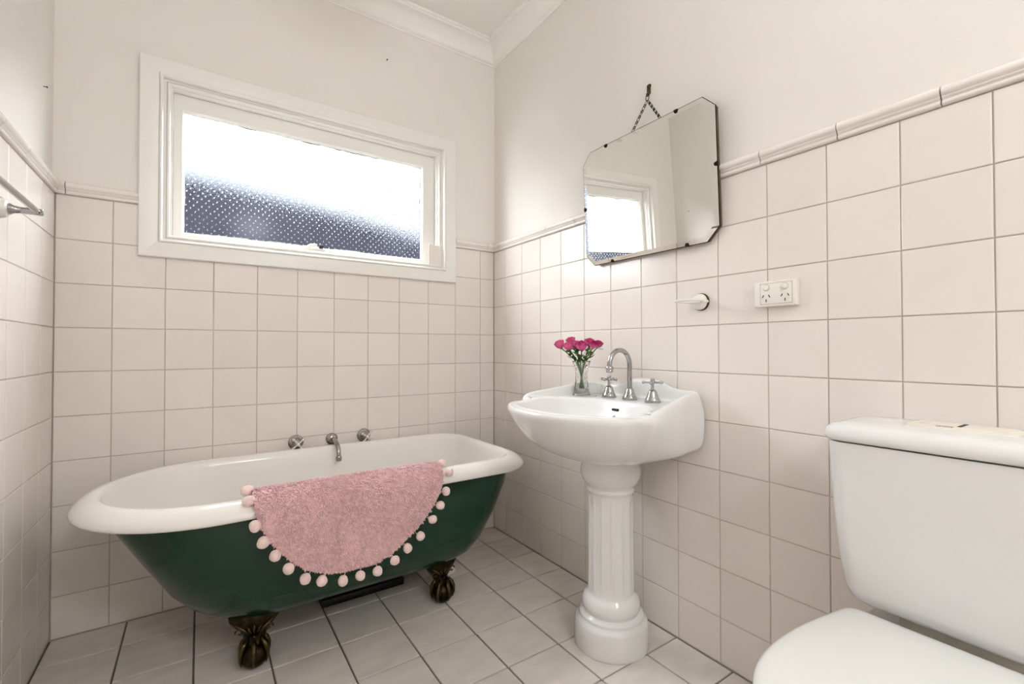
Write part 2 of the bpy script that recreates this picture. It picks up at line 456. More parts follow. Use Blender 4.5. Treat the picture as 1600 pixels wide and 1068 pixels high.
# ------------------------------------------------------------------ window
win = root('window_1', (-0.895, 0.02, WZ0), 'white timber awning window with patterned obscure glass', None, None, 'structure')
AW = 0.0645
obj('architrave', frame(WX0-AW, WX1+AW, WZ0-0.060, WZ1+0.060, [(0, PB), (0, -0.016), (0.003, -0.019), (0.056, -0.019), (0.060, -0.016), (0.0615, -0.010), (0.0615, PB)]), 'gloss', win, 40)
def wframe(name, d0, prof, m_='gloss'):
    return obj(name, frame(WX0+d0, WX1-d0, WZ0+d0, WZ1-d0, prof), m_, win, 40)
wframe('inner_bead', -0.004, [(0, 0.006), (0, -0.020), (0.003, -0.024), (0.008, -0.024), (0.011, -0.019), (0.011, 0.006)])
wframe('jamb', 0, [(-0.002, 0.138), (-0.002, 0.0), (0.016, 0.0), (0.016, 0.138)])
wframe('stop_bead', 0.016, [(0, 0.03), (0, 0.002), (0.004, -0.003), (0.010, -0.003), (0.013, 0.003), (0.013, 0.012), (0.0, 0.03)])
wframe('jamb_lining', 0.014, [(0, 0.138), (0, 0.010), (0.0205, 0.010), (0.0205, 0.030), (0.0205, 0.138)])
SX0, SX1, SZ0, SZ1 = WX0+0.0355, WX1-0.0355, WZ0+0.0355, WZ1-0.0355
GX0, GX1, GZ0, GZ1 = -1.4115, -0.413, 1.4445, 1.9215
sash = obj('sash', join(
    box(SX0, GX0-0.007, 0.040, 0.075, SZ0, SZ1), box(GX1+0.007, SX1, 0.040, 0.075, SZ0, SZ1),
    box(GX0-0.007, GX1+0.007, 0.040, 0.075, SZ0, GZ0-0.007), box(GX0-0.007, GX1+0.007, 0.040, 0.075, GZ1+0.007, SZ1)), 'gloss', win, None)
obj('glazing_bead', frame(GX0-0.0075, GX1+0.0075, GZ0-0.0075, GZ1+0.0075, [(0, 0.058), (0, 0.0395), (0.001, 0.0385), (0.009, 0.052), (0.009, 0.058)]), 'gloss', sash, 20)
pane = obj('glass_pane', box(GX0-0.004, GX1+0.004, 0.0595, 0.0635, GZ0-0.004, GZ1+0.004), 'pane', win, None, label='patterned obscure glass pane')
# rows of small raised dimples on the patterned glass
dm = []
cap_prof = [(0.0030, 0.0), (0.0026, 0.0013), (0.0015, 0.0023), (0.00005, 0.0026)]
cg = lathe(cap_prof, 8, True, True)
rows = int((GZ1-GZ0)/0.0136)
for r_ in range(rows):
    z = GZ0+0.009+r_*0.0136
    off = 0.0135*(r_ % 2)+0.004*math.sin(r_*0.5)
    k = 0
    while True:
        x = GX0+0.008+off+k*0.0270; k += 1
        if x > GX1-0.006: break
        dm.append(xform(cg, at((x+random.uniform(-.0022, .0022), 0.0595, z+random.uniform(-.0022, .0022)), RX(90))))
obj('glass_dimples', join(*dm), 'lens', pane, 179, kind='stuff', fix=False)
# ragged putty and dark gap along the glass edge
def ragged(name, m_, y, wmin, wmax, seed, sides='lrtb', step=0.006):
    rnd = random.Random(seed); g = []
    def strip(P0, P1, inn, w0, w1):
        P0, P1, inn = Vector(P0), Vector(P1), Vector(inn); n = max(2, int((P1-P0).length/step)); V = []; F = []
        w = w0; T_ = Vector((0, 0.0012, 0))
        for i in range(n+1):
            w = min(w1, max(w0, w+rnd.uniform(-1, 1)*(w1-w0)*0.35))
            b = P0.lerp(P1, i/n); V += [b, b+inn*w, b+T_, b+inn*w+T_]
        for i in range(n):
            a = i*4; F += [(a, a+4, a+5, a+1), (a+1, a+5, a+7, a+3), (a+2, a+3, a+7, a+6)]
        g.append((V, F))
    if 'b' in sides: strip((GX0, y, GZ0), (GX1, y, GZ0), (0, 0, 1), wmin, wmax)
    if 't' in sides: strip((GX0, y, GZ1), (GX1, y, GZ1), (0, 0, -1), wmin, wmax)
    if 'l' in sides: strip((GX0, y, GZ0), (GX0, y, GZ1), (1, 0, 0), wmin*0.7, wmax*0.5)
    if 'r' in sides: strip((GX1, y, GZ0), (GX1, y, GZ1), (-1, 0, 0), wmin, wmax)
    return obj(name, join(*g), m_, win, None)
ragged('putty', 'putty', 0.0572, 0.0015, 0.0075, 3, 'bl')
ragged('glazing_gap', 'gasket', 0.0582, 0.0010, 0.0058, 11, 'rt', 0.012)
latch = obj('latch_plate', join(bbox(-0.965, -0.885, 0.030, 0.041, 1.428, 1.440, 0.003), xform(tube([(0, 0, 0), (0.02, -0.003, 0.012), (0.045, -0.004, 0.014)], [0.007, 0.008, 0.006], 8), at((-0.965, 0.036, 1.438)))), 'gloss', win)
obj('latch_knob', bbox(-0.912, -0.894, 0.022, 0.040, 1.440, 1.456, 0.003), 'blackpl', latch, label='black latch knob')

# ------------------------------------------------------------------ outside the window
fence = root('fence', (-0.7, 1.9, -0.2), 'blurred dark slate boundary fence seen through the window glass', 'fence')
fx = -4.6
while fx < 7.5:
    top = 2.53-0.075*(fx+1.4) if fx > -2.3 else 1.90
    obj('fence_board', box(fx, fx+0.1999, 1.9, 1.93, -0.2, top), 'fence', fence, None)
    obj('cover_strip', box(fx-0.02, fx+0.02, 1.93, 1.945, -0.2, min(top, 1.90 if fx < -2.1 else top)), 'fence', fence, None)
    fx += 0.2
obj('fence_rail', box(-4.6, 7.5, 1.94, 1.99, 0.4, 0.5), 'fence', fence, None)
tag(obj('ground', box(-6, 8, 0.14, 6, -0.3, -0.2), 'ground', None, None), 'dark ground outside the window', None, None, 'structure')

# ------------------------------------------------------------------ ceiling lights above the camera's view; the rear one is added as fill
for (lx, ly, drop), lm_, lab in zip(LAMPS, LAMP_MATS, ('opal globe ceiling light on a short stem above the toilet end of the room', 'added opal globe fill light on a longer stem near the door')):
    cl = root('ceiling_light', (lx, ly, ZC), lab, 'ceiling light', 'ceiling lights')
    obj('ceiling_rose', xform(lathe([(0.055, 0), (0.055, -0.012), (0.03, -0.025), (0.012, -0.028)], 32), at((lx, ly, ZC))), 'chrome', cl)
    obj('stem', xform(lathe([(0.010, -0.02), (0.010, -drop), (0.045, -drop-0.005), (0.045, -drop-0.02), (0.01, -drop-0.02)], 32), at((lx, ly, ZC))), 'chrome', cl)
    obj('opal_globe', ball((lx, ly, ZC-drop-0.135), 0.125, 32, 20), lm_, cl, 179)

# ------------------------------------------------------------------ claw-foot bath
BCY = -0.3765
def bath_ring(xl, xr, hw, rc, z, a=None):
    a = hw if a is None else a
    cx = xl+a; out = []
    for k in range(37):                          # round end, far side to near side
        t = PI/2+PI*k/36
        out.append((cx+a*math.cos(t), BCY+hw*math.sin(t), z))
    for k in range(1, 20):
        out.append((cx+(xr-rc-cx)*k/20, BCY-hw, z))
    for k in range(13):
        t = -PI/2+PI/2*k/12
        out.append((xr-rc+rc*math.cos(t), BCY-hw+rc+rc*math.sin(t), z))
    for k in range(1, 8):
        out.append((xr, BCY-hw+rc+(2*hw-2*rc)*k/8, z))
    for k in range(13):
        t = PI/2*k/12
        out.append((xr-rc+rc*math.cos(t), BCY+hw-rc+rc*math.sin(t), z))
    for k in range(1, 20):
        out.append((xr-rc+(cx-xr+rc)*k/20, BCY+hw, z))
    return [Vector(p) for p in out]
OXL, OXR, OHW, ORC = -1.661, -0.243, 0.3615, 0.170
def inset(d, z): return bath_ring(OXL+d, OXR-d, OHW-d, ORC-d*0.8, z)
bath = root('bath', (-0.95, BCY, 0), 'green claw-foot bathtub with white rolled rim under the window', 'bathtub')
rim = [inset(0.056, 0.512), inset(0.012, 0.518), inset(0.003, 0.521), inset(0.0, 0.527), inset(0.002, 0.535), inset(0.010, 0.545), inset(0.024, 0.556), inset(0.040, 0.5635), inset(0.054, 0.566), inset(0.064, 0.563), inset(0.071, 0.555), inset(0.076, 0.540)]
for (z, xl, xr, hw, rc) in ((0.50, -1.563, -0.330, 0.278, 0.11), (0.42, -1.520, -0.345, 0.268, 0.115), (0.34, -1.470, -0.370, 0.252, 0.12), (0.26, -1.415, -0.405, 0.225, 0.12),
                            (0.205, -1.355, -0.450, 0.190, 0.12), (0.178, -1.29, -0.50, 0.15, 0.11), (0.165, -1.20, -0.58, 0.09, 0.07), (0.162, -1.05, -0.70, 0.03, 0.02)):
    rim.append(bath_ring(xl, xr, hw, rc, z))
obj('enamel_basin', loft(rim, False, True), 'enamel', bath, 179)
sh = []
for (z, xl, xr, hw, rc) in ((0.522, -1.602, -0.302, 0.305, 0.12), (0.45, -1.555, -0.320, 0.299, 0.12), (0.35, -1.497, -0.355, 0.285, 0.125), (0.25, -1.437, -0.398, 0.259, 0.13),
                            (0.20, -1.392, -0.428, 0.232, 0.13), (0.168, -1.345, -0.465, 0.196, 0.13), (0.147, -1.29, -0.51, 0.150, 0.11), (0.136, -1.22, -0.57, 0.095, 0.07), (0.132, -1.05, -0.70, 0.03, 0.02)):
    sh.append(bath_ring(xl, xr, hw, rc, z))
obj('outer_shell', loft(sh, False, True), 'green', bath, 179, label='glossy dark green outer shell')

def foot_parts():
    """claw foot in local space: front faces -y, ball centre above the origin."""
    def ell(cx, cy, z, rx, ry, n=20, lobes=0, amp=0):
        return [Vector((cx+rx*math.cos(2*PI*i/n)*(1+amp*math.cos(lobes*2*PI*i/n)), cy+ry*math.sin(2*PI*i/n)*(1+amp*math.cos(lobes*2*PI*i/n)), z)) for i in range(n)]
    body = loft([ell(0, 0.000, 0.035, 0.026, 0.026), ell(0, 0.002, 0.060, 0.031, 0.028, lobes=6, amp=0.05), ell(0, 0.008, 0.078, 0.028, 0.023, lobes=6, amp=0.06), ell(0, 0.013, 0.094, 0.031, 0.022, lobes=6, amp=0.06),
                 ell(0, 0.014, 0.112, 0.041, 0.024, lobes=6, amp=0.04), ell(0, 0.010, 0.130, 0.058, 0.028), ell(0, 0.008, 0.148, 0.070, 0.030), ell(0, 0.018, 0.165, 0.074, 0.030), ell(0, 0.045, 0.20, 0.062, 0.02)], True, True)
    bl = ball((0, 0, 0.040), 0.041, 18, 12, (1.04, 1.0, 0.97))
    claws = []
    for a in (-115, -58, 0, 58, 115):
        t = R(a-90); pts = []
        for k, (rr, zz) in enumerate(((0.024, 0.090), (0.035, 0.076), (0.0425, 0.058), (0.044, 0.038), (0.039, 0.018))):
            pts.append((rr*math.cos(t), rr*math.sin(t), zz))
        claws.append(tube(pts, [0.006, 0.0085, 0.0075, 0.005, 0.0015], 8))
    ridges = []
    for s in (-1, -0.5, 0, 0.5, 1):
        ridges.append(tube([(0.008*s, -0.012, 0.100), (0.026*s, -0.016+0.004*abs(s), 0.122), (0.050*s, -0.016+0.008*abs(s), 0.148-0.006*abs(s))], [0.002, 0.0042, 0.003], 8))
    ridges.append(ball((0, -0.011, 0.096), 0.0055, 8, 6))
    for s in (-1, 1):
        sp = [(s*(0.040+0.012*math.cos(t)*(1-t/9)), -0.008, 0.118+0.012*math.sin(t)*(1-t/9)) for t in [k*0.5 for k in range(12)]]
        ridges.append(tube(sp, 0.0028, 8))
    return body, bl, claws, ridges
fb, fbl, fcl, fr = foot_parts()
for (x, y, rz, sc_) in ((-1.2085, -0.532, -8, 1.0), (-0.566, -0.528, 10, 1.0), (-1.2085, -0.221, 172, 1.0), (-0.566, -0.225, 188, 1.0)):
    M = at((x, y, 0), RZ(rz))
    f0 = obj('claw_foot', xform(fb, M), 'brass', bath, 50, label='aged brass claw foot')
    obj('ball', xform(fbl, M), 'brass', f0, 179)
    for c in fcl: obj('claw', xform(c, M), 'brass2', f0, 179)
    obj('leaf_ornament', xform(join(*fr), M), 'brass2', f0, 179)

wp = root('waste_pipe', (-0.435, -0.32, 0), 'short white drain pipe on the floor behind the far claw foot', 'drain pipe')
obj('pipe', xform(lathe([(0.024, 0.004), (0.024, 0.15)], 24), at((-0.437, -0.315, 0))), 'pvc', wp)
obj('floor_collar', xform(lathe([(0.034, 0.0), (0.034, 0.004), (0.025, 0.012), (0.024, 0.012)], 24), at((-0.437, -0.315, 0))), 'pvc', wp)
slab = tag(obj('floor_tray', bbox(-0.965, -0.640, -0.318, -0.07, 0.0, 0.028, 0.004), 'blackpl', None, 35, origin=(-0.80, -0.2, 0)), 'flat black slab lying on the floor under the bath', 'tray')

# ------------------------------------------------------------------ bath mat with pompoms, hung over the near rim
MX, MH = -0.938, 0.292
path = [(-0.600, 0.440), (-0.604, 0.49), (-0.613, 0.535), (-0.630, 0.563), (-0.655, 0.575), (-0.685, 0.578), (-0.712, 0.568), (-0.735, 0.553), (-0.748, 0.533), (-0.7500, 0.51), (-0.7485, 0.47), (-0.745, 0.40), (-0.743, 0.26)]
pth = catmull([(-p[0], p[1]) for p in path], 8)
pth = [Vector((0, -a, b)) for a, b in pth]
cum = [0.0]
for a, b in zip(pth, pth[1:]): cum.append(cum[-1]+(b-a).length)
s_top = min(range(len(pth)), key=lambda i: abs(pth[i].y+0.668)+(0 if pth[i].z > 0.55 else 1))
S0 = cum[s_top]
def along(s):
    s += S0
    for i in range(len(cum)-1):
        if s <= cum[i+1]:
            t = (s-cum[i])/(cum[i+1]-cum[i]); d = (pth[i+1]-pth[i]).normalized()
            return pth[i].lerp(pth[i+1], t), d
    return pth[-1], (pth[-1]-pth[-2]).normalized()
EDGE = [(-1.2300, 0.572), (-1.2265, 0.545), (-1.2160, 0.505), (-1.1930, 0.460), (-1.1650, 0.418), (-1.1330, 0.382), (-1.0940, 0.350), (-1.0520, 0.331), (-1.0000, 0.318), (-0.9500, 0.317), (-0.9010, 0.317), (-0.8510, 0.334),
        (-0.8110, 0.362), (-0.7690, 0.391), (-0.7290, 0.432), (-0.7010, 0.472), (-0.6800, 0.512), (-0.6650, 0.548), (-0.6560, 0.572)]
zs_tab = []
for i in range(len(pth)):
    if cum[i] >= S0: zs_tab.append((pth[i].z, cum[i]-S0))
zs_tab.sort()
def s_of_z(z): return interp(zs_tab, z)
nx, ns = 64, 40
V, F = [], []
for i in range(nx+1):
    t = -math.cos(PI*i/nx)
    x = (EDGE[0][0]+EDGE[-1][0])/2+t*(EDGE[-1][0]-EDGE[0][0])/2
    sb = s_of_z(interp(EDGE, x)); si = -0.16*math.sqrt(max(0.02, 1-t*t*0.9))
    for j in range(ns+1):
        p, d = along(si+(sb-si)*j/ns)
        nrm = Vector((0, -1, 0)).cross(Vector((1, 0, 0))) if False else Vector((0, d.z, -d.y))
        if nrm.y > 0 and p.y < -0.70: nrm = -nrm
        w = 0.0016*math.sin(x*31+j*0.21)+0.0012*math.sin(x*57-j*0.17)
        V.append(Vector((x, p.y-abs(w)*(1 if p.z < 0.52 else 0.2), p.z)))
for i in range(nx):
    for j in range(ns):
        a = i*(ns+1)+j; F.append((a, a+1, a+ns+2, a+ns+1))
mat_root = root('bath_mat', (MX, -0.70, 0.566), 'pink half-round shaggy bath mat with pompom edge hung over the bath rim', 'bath mat')
sheet = obj('mat_backing', (V, F), 'rug', mat_root, 179)
so = sheet.modifiers.new('thickness', 'SOLIDIFY'); so.thickness = 0.010; so.offset = 0.0
# tufted pile
TV, TF = [], []
rng = random.Random(5)
def tuft(b, ax, L_, w):
    ax = ax.normalized(); s1 = ax.orthogonal().normalized(); s2 = ax.cross(s1); n = len(TV)
    TV.append(b-ax*L_*0.15)
    for k in range(4):
        a = PI/2*k+rng.random()
        TV.append(b+ax*L_*0.55+(s1*math.cos(a)+s2*math.sin(a))*w)
    TV.append(b+ax*L_)
    for k in range(4):
        j = (k+1) % 4
        TF.append((n, n+1+j, n+1+k)); TF.append((n+5, n+1+k, n+1+j))
cnt = 0
while cnt < 10500:
    x = rng.uniform(EDGE[0][0]+0.002, EDGE[-1][0]-0.002); zb = interp(EDGE, x); sb = s_of_z(zb)
    s = rng.uniform(-0.055, 0.305)
    if s > sb-0.003: continue
    p, d = along(s)
    nrm = Vector((0, d.z, -d.y))
    if nrm.dot(Vector((0, -0.5, 0.5))) < 0: nrm = -nrm
    th = math.sin((x-MX)*9+s*5)*0.6
    ax = nrm*rng.uniform(0.45, 0.9)+d*rng.uniform(0.5, 1.0)+Vector((th*0.7+rng.uniform(-0.45, 0.45), 0, 0))
    tuft(Vector((x, p.y, p.z))+nrm*0.0035, ax, rng.uniform(0.008, 0.0125), rng.uniform(0.0019, 0.0032))
    cnt += 1
obj('tufted_pile', (TV, TF), 'tuft', mat_root, 179, kind='stuff', fix=False)
POMS = [(-1.2415, -0.668, 0.5830), (-1.2405, -0.715, 0.566), (-1.2290, -0.757, 0.5087), (-1.2090, -0.757, 0.46), (-1.1798, -0.757, 0.4169), (-1.146, -0.757, 0.3728), (-1.1028, -0.757, 0.3323), (-1.0581, -0.757, 0.3143), (-0.9989, -0.757, 0.2975),
        (-0.9482, -0.757, 0.2986), (-0.8954, -0.757, 0.2977), (-0.8403, -0.757, 0.3169), (-0.798, -0.757, 0.3449), (-0.7542, -0.757, 0.3737), (-0.7113, -0.757, 0.4189), (-0.6834, -0.757, 0.4601), (-0.6621, -0.757, 0.5035), (-0.640, -0.735, 0.560), (-0.6410, -0.680, 0.579)]
for i, c in enumerate(POMS):
    r = 0.0162-0.0016*(i/18)
    v, f = ball((0, 0, 0), 1, 18, 12)
    sq = (rng.uniform(0.92, 1.06), rng.uniform(0.9, 1.0), rng.uniform(0.9, 1.06))
    ph = [rng.uniform(0, 6) for _ in range(3)]
    vv = []
    for p in v:
        k = 1+0.05*math.sin(3*p.x+ph[0])*math.cos(3*p.z+ph[1])+0.03*math.sin(7*p.y+ph[2])
        vv.append(Vector(c)+Vector((p.x*sq[0], p.y*sq[1], p.z*sq[2]))*r*k)
    po_ = obj('pompom', (vv, f), 'pom', mat_root, 179)
    ctr = Vector((MX, c[1], 0.53)); dr = (ctr-Vector(c)).normalized()
    obj('thread', tube([Vector(c)+dr*r*0.8, Vector(c)+dr*(r+0.008)], 0.0009, 6), 'pom', po_, 179)

# ------------------------------------------------------------------ taps
def cross_handle(c, axis_rot, arm, m_, turn=0, r=0.0042, knob=0.0062):
    g = [ball((0, 0, 0), 0.0085, 14, 8, (1, 1, 0.85)), lathe([(0.0065, 0.004), (0.0075, 0.010), (0.006, 0.013), (0.002, 0.0135)], 16)]
    for k in range(4):
        M = RZ(turn+90*k)
        g.append(xform(tube([(0.004, 0, 0), (arm*0.45, 0, 0), (arm*0.8, 0, 0)], [r*0.9, r*0.75, r], 10), M))
        g.append(xform(ball((arm*0.88, 0, 0), knob, 12, 8, (0.9, 1, 1)), M))
    return xform(join(*g), at(c, axis_rot))
AX_Y = RX(90)       # local +z -> -y (out of the back wall)
for (x, lab, turn) in ((-1.0097, 'cross-head chrome bath tap nearer the round end of the bath', 40), (-0.7187, 'cross-head chrome bath tap nearer the room corner', 52)):
    t = root('bath_tap', (x, 0, 0.583), lab, 'tap', 'chrome taps on the tiles above the bath')
    obj('flange', xform(lathe([(0.031, 0), (0.031, 0.004), (0.028, 0.008), (0.022, 0.011), (0.017, 0.022), (0.012, 0.026)], 32), at((x, 0, 0.583), AX_Y)), 'dullchrome', t)
    obj('spindle', xform(lathe([(0.011, 0.022), (0.011, 0.034), (0.006, 0.037), (0.006, 0.057)], 20), at((x, 0, 0.583), AX_Y)), 'dullchrome', t)
    obj('cross_handle', cross_handle((x, -0.060, 0.583), AX_Y, 0.030, 'dullchrome', turn, 0.0050, 0.0068), 'brightchrome', t, 60)
t = root('bath_spout', (-0.8617, 0, 0.581), 'curved chrome bath spout between the two bath taps', 'spout')
obj('flange', xform(lathe([(0.026, 0), (0.026, 0.004), (0.023, 0.009), (0.015, 0.015), (0.010, 0.017)], 32), at((-0.8617, 0, 0.581), AX_Y)), 'dullchrome', t)
sp = catmull([(-0.010, 0.0), (-0.05, 0.002), (-0.090, -0.002), (-0.118, -0.017), (-0.130, -0.040), (-0.132, -0.058)], 5)
obj('spout_tube', tube([(-0.8617, a, 0.581+b) for a, b in sp], 0.0088, 16), 'dullchrome', t, 60)
obj('nozzle', xform(lathe([(0.0095, 0.004), (0.0118, 0.0), (0.0122, -0.010), (0.0110, -0.017), (0.009, -0.0175), (0.0085, -0.012)], 20), at((-0.8617, -0.132, 0.525))), 'dullchrome', t)

# ------------------------------------------------------------------ pedestal basin
BY = -1.066
DECK = 0.806
C_ = [(.003, 0, .879, 1), (.003, .045, .877, 1), (.003, .082, .866, 1), (.003, .118, .852, 1), (.003, .170, .847, 1), (.004, .215, .8465, 1), (.022, .240, .850, 1), (.070, .250, .852, 1), (.13, .263, .848, 1), (.19, .279, .840, 1),
      (.25, .293, .831, 1), (.300, .305, .824, 1), (.335, .309, .815, 1), (.353, .303, .805, .65), (.365, .288, .7985, .25), (.379, .275, .797, 0), (.400, .270, .797, 0), (.432, .260, .797, 0), (.470, .222, .797, 0), (.510, .152, .797, 0), (.535, .078, .797, 0), (.543, 0, .797, 0)]
full = C_+[(u, -v, T, w) for (u, v, T, w) in reversed(C_[1:-1])]
S_ = catmull(full, 4, closed=True)
n_ = len(S_)
def lerp(a, b, t): return a+(b-a)*t
ringsB = []
nrm2 = []
for i in range(n_):
    a, b = S_[i-1], S_[(i+1) % n_]
    tx, ty = b[0]-a[0], b[1]-a[1]; l = math.hypot(tx, ty)
    nn = Vector((-ty/l, tx/l))
    if nn.dot(Vector((0.27-S_[i][0], -S_[i][1]))) < 0: nn = -nn
    nrm2.append(nn)
def w2p(u, v, z): return Vector((-u, BY+v, z))
PU = 0.198
def low(sf, zf, sb, zb):
    out = []
    for (u, v, T, w) in S_:
        k = min(1, max(0, (0.37-u)/0.24)); w = w*k*k*(3-2*k)      # boxy at the wall, bowl-shaped towards the front
        s, z = lerp(sf, sb, w), lerp(zf, zb, w)
        out.append(w2p(PU+(u-PU)*s, v*s, z))
    return out
def ins(df, db, zfun, corner=0.0):
    out = []
    for (u, v, T, w), n in zip(S_, nrm2):
        d = lerp(df, db, w)
        cz = corner*math.exp(-((u-0.012)**2+(abs(v)-0.236)**2)/(0.028**2))
        p = Vector((u, v))+n*(d+cz)
        out.append(w2p(max(0.003, p.x), p.y, zfun(T, w)))
    return out
def oval(e, zf, zb):
    out = []
    for (u, v, T, w) in S_:
        a = math.atan2(v, u-0.335)
        ca, sa = math.cos(a), math.sin(a)
        au = 0.166 if ca > 0 else 0.172
        ex = 2.3
        rr = 1/((abs(ca)/au)**ex+(abs(sa)/0.230)**ex)**(1/ex)
        out.append(w2p(0.335+rr*ca*e, rr*sa*e, lerp(zf, zb, w)))
    return out
pr = []
for (u, v, T, w) in S_:
    a = math.atan2(v, u-PU); pr.append(w2p(PU+0.092*math.cos(a), 0.092*math.sin(a), 0.612))
ringsB = [pr, low(.47, .626, .62, .640), low(.70, .655, .92, .656), low(.845, .694, .975, .672), low(.932, .735, .995, .70), low(.985, .768, 1.0, .74), low(1.0, .783, 1.0, .79),
          ins(.001, .001, lambda T, w: T-lerp(.006, .022, w), .012), ins(.004, .003, lambda T, w: T-lerp(.001, .006, w), .026), ins(.012, .009, lambda T, w: T, .030), ins(.020, .017, lambda T, w: T-.001, .030), ins(.027, .023, lambda T, w: lerp(.7985, max(DECK+.006, T-.012), w), .028),
          ins(.029, .0265, lambda T, w: lerp(.7987, DECK+.004, w), .024), ins(.031, .030, lambda T, w: lerp(.799, DECK+.0012, w), .020), ins(.033, .036, lambda T, w: lerp(.7992, DECK, w), .016), ins(.0345, .045, lambda T, w: lerp(.7992, DECK, w), .012),
          oval(1.055, .799, .8045), oval(1.02, .797, .8025), oval(.985, .788, .795), oval(.93, .765, .77), oval(.82, .735, .735), oval(.60, .705, .705), oval(.30, .69, .69), oval(.09, .685, .685)]
basin = root('pedestal_basin', (-PU, BY, 0), 'white china pedestal basin with scalloped splashback on the tiled wall', 'basin')
obj('basin_bowl', loft(ringsB, False, True), 'porcelain', basin, 179, sub=1)
obj('plug_waste', xform(lathe([(0.024, 0.686), (0.023, 0.690), (0.018, 0.691), (0.016, 0.688)], 24), at((-0.335, BY, 0))), 'chrome', basin)
# pedestal
pprof = [(0.122, 0.001), (0.1235, 0.010), (0.1225, 0.055), (0.1205, 0.078), (0.1165, 0.088), (0.108, 0.092), (0.106, 0.097), (0.1075, 0.102), (0.1045, 0.107), (0.095, 0.109), (0.091, 0.112), (0.0915, 0.116), (0.095, 0.122), (0.0965, 0.134), (0.0945, 0.147), (0.089, 0.158), (0.081, 0.166), (0.0775, 0.172), (0.0765, 0.178)]
for k in range(1, 20): pprof.append((0.0762-0.0022*k/20, 0.178+(0.497-0.178)*k/20))
pprof += [(0.0742, 0.497), (0.0755, 0.504), (0.0790, 0.508), (0.0805, 0.513), (0.0790, 0.518), (0.0765, 0.521), (0.0775, 0.526), (0.084, 0.533), (0.0935, 0.545), (0.0995, 0.560), (0.1010, 0.575), (0.0985, 0.590), (0.094, 0.602), (0.093, 0.612), (0.093, 0.63)]
def flute_amp(z):
    if z < 0.186 or z > 0.487: return 0
    e = min(z-0.186, 0.487-z)/0.018
    return 0.0042*min(1, e)
NP = 224; NF = 14
rings_p = []
for (r, z) in pprof:
    ring = []
    for i in range(NP):
        a = 2*PI*i/NP
        s = abs(math.sin(a*NF/2+0.5))
        fl = max(0.0, (s-0.25)/0.75)
        rr = r-flute_amp(z)*math.sqrt(max(0, 1-(1-fl)**2)) if fl > 0 else r
        ring.append(Vector((rr*math.cos(a), rr*math.sin(a), z)))
    rings_p.append(ring)
obj('pedestal', xform(loft(rings_p, True, True), at((-PU, BY, 0))), 'porcelain', basin, 50, label='fluted column pedestal')
# overflow slot with a printed mark below
ov = obj('overflow_slot', bbox(-0.1795, -0.166, BY-0.017, BY+0.013, 0.7715, 0.7800, 0.0035, 3), 'slot', basin, label='dark overflow slot')
pm = [(-0.012, 0.0), (0.012, 0.0), (0.0, 0.013)]
def bar2(p, q, w):
    (a, b), (c, d) = p, q
    return tube([(0, a, b), (0, c, d)], w, 4)
g = join(bar2((-0.006, 0.006), (0, 0.012), 0.0010), bar2((0.006, 0.006), (0, 0.012), 0.0010), bar2((-0.006, 0.006), (0.006, 0.006), 0.0010), *[bar2((-0.011+0.0055*k, 0.0), (-0.011+0.0055*k+0.0032, 0.0028), 0.0010) for k in range(5)])
obj('maker_mark', xform(g, at((-0.1888, BY-0.006, 0.747), RY(28))), 'print', basin, None, label='small printed triangle mark')
def basin_tap(x, y, lab, turn):
    t = root('basin_tap', (x, y, DECK), lab, 'tap', 'chrome basin taps')
    obj('bell_base', xform(lathe([(0.027, -0.001), (0.027, 0.004), (0.025, 0.006), (0.0245, 0.010), (0.021, 0.014), (0.0175, 0.024), (0.0145, 0.034), (0.0115, 0.040), (0.006, 0.043)], 32), at((x, y, DECK))), 'chrome', t)
    obj('spindle', xform(lathe([(0.0062, 0.042), (0.0050, 0.048), (0.0050, 0.060), (0.0062, 0.064)], 16), at((x, y, DECK))), 'chrome', t)
    obj('cross_handle', cross_handle((x, y, DECK+0.066), Matrix.Identity(4), 0.034, 'chrome', turn, 0.0045, 0.0055), 'chrome', t, 60)
basin_tap(-0.100, BY+0.099, 'cross-head chrome basin tap beside the vase', 12)
basin_tap(-0.100, BY-0.099, 'cross-head chrome basin tap on the toilet side of the basin', 30)
t = root('basin_spout', (-0.100, BY, DECK), 'tall chrome gooseneck spout at the back of the basin', 'spout')
obj('bell_base', xform(lathe([(0.0265, -0.001), (0.0265, 0.004), (0.0245, 0.006), (0.024, 0.010), (0.020, 0.015), (0.0165, 0.026), (0.0135, 0.036), (0.0100, 0.041), (0.0085, 0.042)], 32), at((-0.1, BY, DECK))), 'chrome', t)
gp = [(-0.1, BY, DECK+0.03), (-0.1, BY, DECK+0.09)]
for k in range(0, 15):
    a = PI*k/15*1.12
    gp.append((-0.1-0.050+0.050*math.cos(a), BY, 0.928+0.052*math.sin(a)))
obj('gooseneck', tube(gp, 0.0085, 20), 'chrome', t, 60)
e = Vector(gp[-1]); d = (e-Vector(gp[-2])).normalized()
q = d.to_track_quat('Z', 'Y').to_matrix().to_4x4()
obj('nozzle', xform(join(lathe([(0.0085, -0.006), (0.0125, -0.002), (0.0135, 0.003), (0.0125, 0.007), (0.0105, 0.008), (0.0115, 0.0095), (0.0115, 0.016), (0.009, 0.0165)], 24)), at(e, q)), 'chrome', t)
sv = root('stop_valve', (-0.03, BY-0.10, 0.625), 'small tarnished stop valve on the wall under the basin', 'valve')
obj('valve_body', xform(join(lathe([(0.02, -0.028), (0.02, -0.022), (0.010, -0.020), (0.010, 0.03)], 16)), at((-0.03, BY-0.10, 0.632), RY(-90))), 'bronze', sv)
obj('valve_handle', join(tube([(-0.058, BY-0.085, 0.626), (-0.058, BY-0.125, 0.640)], 0.005, 8)), 'dullchrome', sv)

